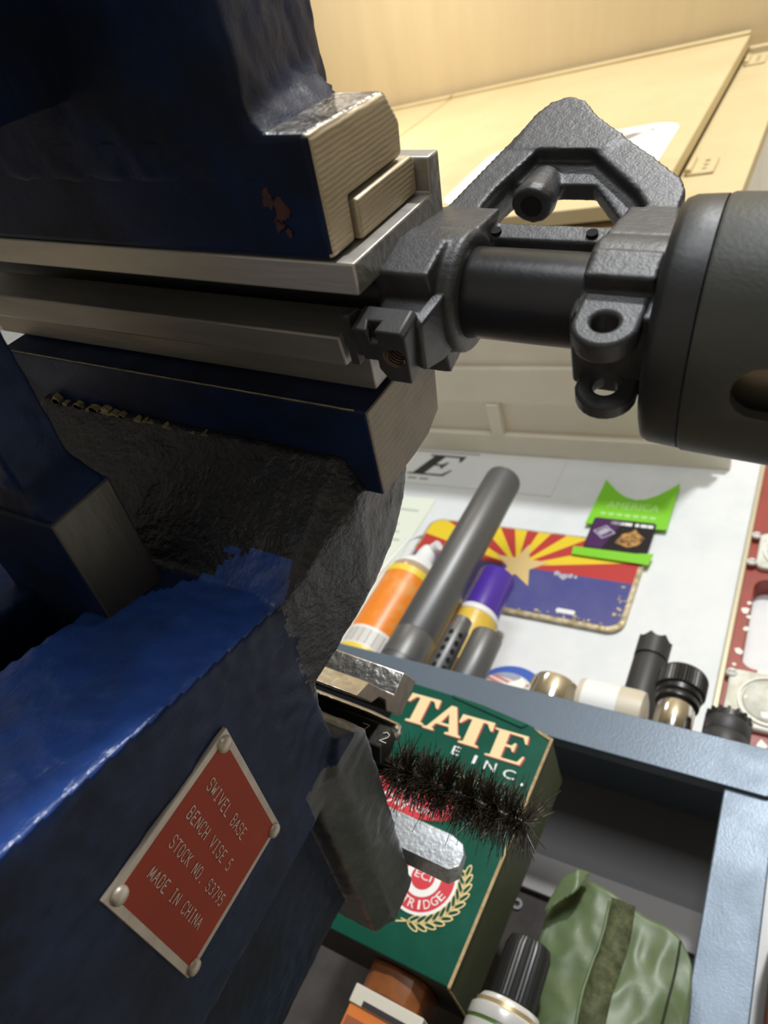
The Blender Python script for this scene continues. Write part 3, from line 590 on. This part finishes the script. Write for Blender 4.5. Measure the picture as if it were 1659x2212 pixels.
mk('lid_flap',hull([(-215,BF-.5,262.4),(-152,BF-.7,255),(-156,BF-1.2,251),(-180,BF-1.6,258),(-214,BF-1,260.5),(-190,BF+.3,261)]),'box_green',gb,FR)
L3='y'
def serif_T(u0,z0,w,h): return [(u0+x*w,z0+y*h) for x,y in ((.22,0),(.78,0),(.78,.06),(.66,.09),(.66,.90),(.78,.90),(.92,.68),(.98,.68),(.96,1),(.04,1),(.02,.68),(.08,.68),(.22,.90),(.34,.90),(.34,.09),(.22,.06))]
def serif_A(u0,z0,w,h):
    out=[(u0+x*w,z0+y*h) for x,y in ((-.05,0),(.28,0),(.28,.06),(.20,.09),(.26,.26),(.36,.26),(.50,.70),(.62,.34),(.36,.34),(.33,.26),(.64,.26),(.70,.09),(.60,.06),(.60,0),(1.05,0),(1.05,.06),(.96,.09),(.62,1),(.46,1),(.06,.09),(-.05,.06))]
    return out
for shp,(u0,z0,w,h) in ((serif_T,(-247,231,27,24)),(serif_A,(-224.5,229.6,28,23.6)),(serif_T,(-201.5,226.4,27.5,22.6)),(lambda a,b,c,d:serif_E(a,b,c,d,0,ident),(-173.6,223.2,27,22.6))):
    mk('letter_shadow',prism('y',shp(u0+1.1,z0-.6,w,h),BF-.45,BF-.2),'letter_shadow',gb,FR)
    mk('letter',prism('y',shp(u0,z0,w,h),BF-.65,BF-.4),'letter_cream',gb,FR)
for ch,u0,z0,w in (('E',-196.5,216.5,5.6),('I',-179.6,214.3,2.2),('N',-170.6,213.0,8.2),('C',-156.4,211.6,8.4),('.',-143,209.6,2.2)):
    mk('small_letter',text_geo(ch,(u0,BF-.5,z0),(1,0,0),(0,0,1),w,6.6 if ch!='.' else 2.0,lift=.05),'print_white',gb,FR)
for k in range(7): mk('fine_print',box(-196+k*4.2,-193.2+k*4.2,BF-.5,BF-.2,203-k*.4,205.2-k*.4),'lime_pale',gb,FR)
band=circ(-216,177,42,30,12.5)
mk('red_band',prism('y',band,BF-.45,BF-.2),'label_red',gb,FR)
mk('band_letters',text_geo('Dayton.',(-229,BF-.5,167.5),(1,0,0),(0,0,1),42,8.2,lift=.05),'print_white',gb,FR)
RC=(-179,133)
for r,mt,d in ((22.2,'print_white',.42),(20.4,'label_red',.52),(11.8,'print_white',.62),(7.6,'label_red',.72)):
    mk('roundel',prism('y',circ(RC[0],RC[1],r,44),BF-d-.1,BF-d+.25),mt,gb,FR)
mk('roundel_text',text_geo('ECI',(-184.6,BF-.85,131.6),(1,0,0),(0,0,1),11.2,4.6,lift=.05),'print_white',gb,FR)
word='CARTRIDGE'
for i,ch in enumerate(word):
    a=math.radians(-158+i*16.9); r=18.8; p=Vector((RC[0]+r*math.cos(a),BF-.68,RC[1]+r*math.sin(a)))
    ey=Vector((-math.cos(a),0,-math.sin(a))); ex=Vector((-math.sin(a),0,math.cos(a)))
    wl=1.4 if ch=='I' else 4.0
    mk('roundel_text',text_geo(ch,p-ex*wl/2,ex,ey,wl,5.2,lift=.05),'print_white',gb,FR)
# laurel wreath: outlined leaves along an arc
for i in range(11):
    a=math.radians(-78+i*10.6)
    for side in (-1,1):
        r=26.3+side*2.1; c=Vector((RC[0]+r*math.cos(a),RC[1]+r*math.sin(a))); d=math.radians(math.degrees(a)+90-side*32); e=Vector((math.cos(d),math.sin(d))); s=Vector((-e.y,e.x))
        o_=[tuple(c+e*4.4*math.cos(b)+s*1.75*math.sin(b)) for b in [k*math.pi/7 for k in range(14)]]
        i_=[tuple(c+e*3.4*math.cos(b)+s*1.0*math.sin(b)) for b in [k*math.pi/7 for k in range(14)]]
        nn=14; v=[(p[0],BF-.5,p[1]) for p in o_+i_]; f=[(k,(k+1)%nn,nn+(k+1)%nn,nn+k) for k in range(nn)]
        mk('wreath_leaf',(v,f),'gold',gb,FR)
mk('wreath_stem',[prism('y',[(RC[0]+r*math.cos(math.radians(a)),RC[1]+r*math.sin(math.radians(a))) for r,rng in ((26.0,range(-96,32,6)),(26.7,range(30,-98,-6))) for a in rng],BF-.5,BF-.3),prism('y',[(-184,104.6),(-176,107.6),(-176,106.8),(-184,103.6)],BF-.5,BF-.3)],'gold',gb,FR)

t=thing('striped_carton','orange, white and amber carton standing under the green box','carton',(-176,468,-10),FR)
mk('carton_body',box(-194,-156,450,490,-10,62),'carton_orange',t,FR,bevel=1)
mk('white_band',box(-194.6,-150,449,491,58,68),'carton_white',t,FR,bevel=.6)
mk('black_stripe',box(-186,-158,448.6,449.4,58.5,61.5),'ink',t,FR)
mk('rust_patch',box(-192,-160,448.8,450.2,40,52),'carton_rust',t,FR)
mk('white_panel',box(-157,-150,448.8,452,-10,62),'carton_white',t,FR)
mk('amber_lid',prism('z',[(-193,455),(-189,451),(-176,449),(-163,451),(-157,457),(-156,485),(-160,490),(-190,490),(-194,485)],68,84.8),'amber_brown',t,FR,bevel=1)
t=thing('capped_bottle','green labelled bottle with black ribbed cap beside the olive pouch','bottle',(-109,452,-10),FR)
mk('bottle_body',lathe('z',(-109,452),[(19,-10),(20,-8),(20,78),(19,82)],40),'green_label',t,FR,smooth=40)
mk('label_edge',lathe_loop('z',(-109,452),[(19.6,70),(20.3,70),(20.3,78),(19.6,78)],40),'tin_white',t,FR)
mk('shoulder',lathe('z',(-109,452),[(20,80),(20.4,81),(20,86),(17.5,88),(17.5,90),(16,92.5),(13.4,93)],40),'tin_white',t,FR,smooth=40)
mk('gold_rim',lathe_loop('z',(-109,452),[(16.6,87),(18.4,87),(18.2,89.5),(16.6,90)],40),'tan_gold',t,FR)
mk('ribbed_cap',lathe('z',(-109,452),[(12.2,93),(13,94),(13,121),(11.5,126),(8,127.5),(0,128)],80,fn=lambda a,h:1+(.012 if int(round(a/(2*math.pi)*80))%2 else -.012)),'black_plastic',t,FR,smooth=25)

# olive pouch
pc=thing('fabric_pouch','olive green padded fabric pouch with dark webbing strip behind the post','pouch',(-70,500,-10),FR)
def pouch():
    v=[];f=[];nu,nz=46,70
    for j in range(nz+1):
        for i in range(nu+1):
            s=i/nu;q=j/nz
            u=-116+86*s+3*math.sin(q*9); z=-10+q*(190+5*math.sin(s*5.2+.6)-22*abs(2*s-1)**5+4*max(0,s-.7)/.3)
            bulge=13*(math.sin(math.pi*min(max(s,.02),.98))**.5)*(math.sin(math.pi*min(.5+.5*q,.985))**.6)
            p=Vector((u,z,0))
            w=2.6*mnoise.noise(Vector((u*.035,z*.03,1)))+4.2*abs(mnoise.noise(Vector((u*.06+z*.03,z*.045-u*.02,5))))
            v.append((u,487-bulge+w*.9,z))
    for j in range(nz):
        for i in range(nu): f.append((j*(nu+1)+i,j*(nu+1)+i+1,(j+1)*(nu+1)+i+1,(j+1)*(nu+1)+i))
    n=len(v); 
    for j in range(nz+1):
        for i in range(nu+1):
            x=v[j*(nu+1)+i]; v.append((x[0],974-x[1]+30,x[2]))
    f+=[tuple(k+n for k in reversed(q)) for q in f]
    ed=[i for i in range(nu+1)]+[(j*(nu+1)+nu) for j in range(1,nz+1)]+[nz*(nu+1)+i for i in range(nu-1,-1,-1)]+[j*(nu+1) for j in range(nz-1,0,-1)]
    for a,b in zip(ed,ed[1:]+ed[:1]): f.append((a,b,b+n,a+n))
    return v,f
PG=pouch()
mk('pouch_body',PG,'olive',pc,FR,smooth=180)
def psurf(u,z):
    b=min((q for q in PG[0][:47*71]),key=lambda q:(q[0]-u)**2+(q[2]-z)**2); return b[1]
def ribbon(u0,u1,z0,z1,lift,n=34,wob=0):
    v=[];f=[]
    for k in range(n+1):
        z=z0+(z1-z0)*k/n
        for u in (u0,(u0+u1)/2,u1): v.append((u+wob*math.sin(z*.09),psurf(u,z)-lift-(.8 if u==(u0+u1)/2 else 0),z))
    for k in range(n):
        for j in (0,1): f.append((k*3+j,k*3+j+1,(k+1)*3+j+1,(k+1)*3+j))
    m=len(v); v+=[(p[0],p[1]+3,p[2]) for p in v]; f+=[tuple(i+m for i in reversed(q)) for q in f]
    for k in range(n):
        for j in (0,2):
            a,b=k*3+j,(k+1)*3+j; f.append((a,b,b+m,a+m))
    return v,f
mk('webbing_strip',ribbon(-78,-64,20,179,1.2,n=44,wob=1),'olive_dark',pc,FR,smooth=180)
mk('webbing_edge',tube([(-79+math.sin(z*.09),psurf(-79,z)-1.6,z) for z in range(20,178,6)],1.0,8),'olive',pc,FR,smooth=180)
mk('side_seam',tube([(-38+1.5*math.sin(z*.05),psurf(-38,z)-.3,z) for z in range(20,176,6)],.7,6),'thread_dark',pc,FR,smooth=180)
mk('collar_fold',hull([(-114,474,150),(-96,468,168),(-100,470,184),(-108,472,176),(-92,476,187),(-113,482,160),(-100,484,184)]),'olive',pc,FR,remesh=1.2,relax=6)

t=mk('red_case',[box(12,120,600,660,-10,270)],'red_wood',None,FR,bevel=3)
tag(t,'reddish brown case partly seen past the shelf post at the right edge','case')
# ================================================================== TOOLS BEHIND THE VISE
rk=thing('tool_rest','dark stepped block on the vise carrying the rail, bars and brush','tool rest',(-160,255,92),FV)
mk('rest_base',box(-190,-130,197,300,91.6,97),'tool_black',rk,bevel=.5)
mk('rest_step',box(-190,-130,198,227,97,100.6),'tool_black',rk,bevel=.4)
mk('rest_step',box(-190,-130,246,254,97,112.2),'tool_black',rk,bevel=.4)
mk('rest_step',box(-190,-130,258,270,97,106.2),'tool_black',rk,bevel=.4)
t=thing('slotted_rail','polished steel rail with a slotted end sticking out behind the vise','rail',(-140,222,100))
mk('rail_body',prism('x',[(201,101),(214,107),(217.6,112),(224,115),(230,114),(245.5,122),(241.8,137),(227.4,130.4),(229.4,121),(204,109)],-190,-95),['tool_chrome','tool_end'],t,bevel=.5,pick=lambda c,n:1 if n.x>.8 else 0)
t=thing('black_bar','black chamfered steel bar with scratched digits under the slotted rail','bar',(-140,234,97))
bb2=mk('bar_body',prism('x',[(229,99.5),(237,97.3),(241.5,104),(238.4,109.8),(230.6,109)],-190,-90),'tool_black',t,bevel=.6)
mk('scratched_digits',[stroke_geo('7 2',-101,100.4,12,4.2,.35,lambda a,q:(a,228.9+.12*(q-100),q+1.6))],'scratch',bb2)
t=thing('steel_rod','tapered steel rod lying between the black bar and the brush','rod',(-130,252,112))
mk('rod_body',lathe('x',(250,117),[(4.6,-190),(4.6,-108),(3.8,-96),(2.8,-94),(0,-93.6)],28),'tool_chrome',t,smooth=40)
br=thing('bristle_brush','round black bristle brush sticking out in front of the green box','brush',(-60,240,90))
BY,BZ=264,109
mk('brush_core',tube([(-190,BY,BZ),(-92,BY,BZ),(-60,BY,BZ-.5),(-41,BY,BZ-1)],2.4,10),'tool_black',br,smooth=60)
mk('ferrule',lathe('x',(BY,BZ),[(2.4,-128),(4,-127),(6,-124),(6,-102),(4,-97),(2.5,-93)],24),'tool_black',br,smooth=40)
v=[];f=[]
for k in range(2000):
    s=random.random(); x=-96+57*s; an=s*21+(k%2)*math.pi+random.gauss(0,.62); ln=random.gauss(11.0,1.5)
    if random.random()<.06: ln*=1.3
    d=Vector((random.gauss(0,.24)+(.35*(s-.9)/.1 if s>.9 else 0),math.cos(an),math.sin(an))).normalized()
    bend=Vector((random.gauss(0,1),random.gauss(0,1),random.gauss(0,1)))*random.uniform(.6,2.2)
    P=[Vector((x,BY,BZ))+d*1.5,Vector((x,BY,BZ))+d*ln*.55+bend*.3,Vector((x,BY,BZ))+d*ln+bend]
    s1=d.cross(Vector((1,.2,.3))).normalized(); s2=d.cross(s1); n=len(v)
    for i,p in enumerate(P):
        r=(.24,.20,.12)[i]
        for a in (0,2.09,4.19): v.append(tuple(p+s1*r*math.cos(a)+s2*r*math.sin(a)))
    for i in range(2):
        for j in range(3): f.append((n+i*3+j,n+i*3+(j+1)%3,n+(i+1)*3+(j+1)%3,n+(i+1)*3+j))
bo=mk('bristles',(v,f),'bristle',br,smooth=180); bo['kind']='stuff'
t=thing('galvanised_bar','grey galvanised flat bar with chamfered end in front of the wreath','bar',(-100,316,92))
mk('bar_body',hull([(x,y,z) for x,y,z in ((-190,311,111.2),(-190,311,97.5),(-74.5,311,111.2),(-68.5,311.4,109.4),(-66.5,311.6,105.6),(-66.5,311.6,99.6),(-69.5,311.2,97),(-190,321,111.6),(-74.5,321,111.6),(-67,321,108),(-190,319,94.5),(-69.6,321,94.5),(-66,321,98.4))]),'galv',t,bevel=.5)

# bench
bt=mk('bench_top',box(-900,500,40,400,-115,-76),'bench_wood',None,FR,bevel=3); tag(bt,kind='structure')
mk('bench_leg',box(-860,-790,60,130,-1000,-115),'bench_wood',bt,FR); mk('bench_leg',box(390,460,60,130,-1000,-115),'bench_wood',bt,FR)
mk('bench_leg',box(-860,-790,320,390,-1000,-115),'bench_wood',bt,FR); mk('bench_leg',box(390,460,320,390,-1000,-115),'bench_wood',bt,FR)
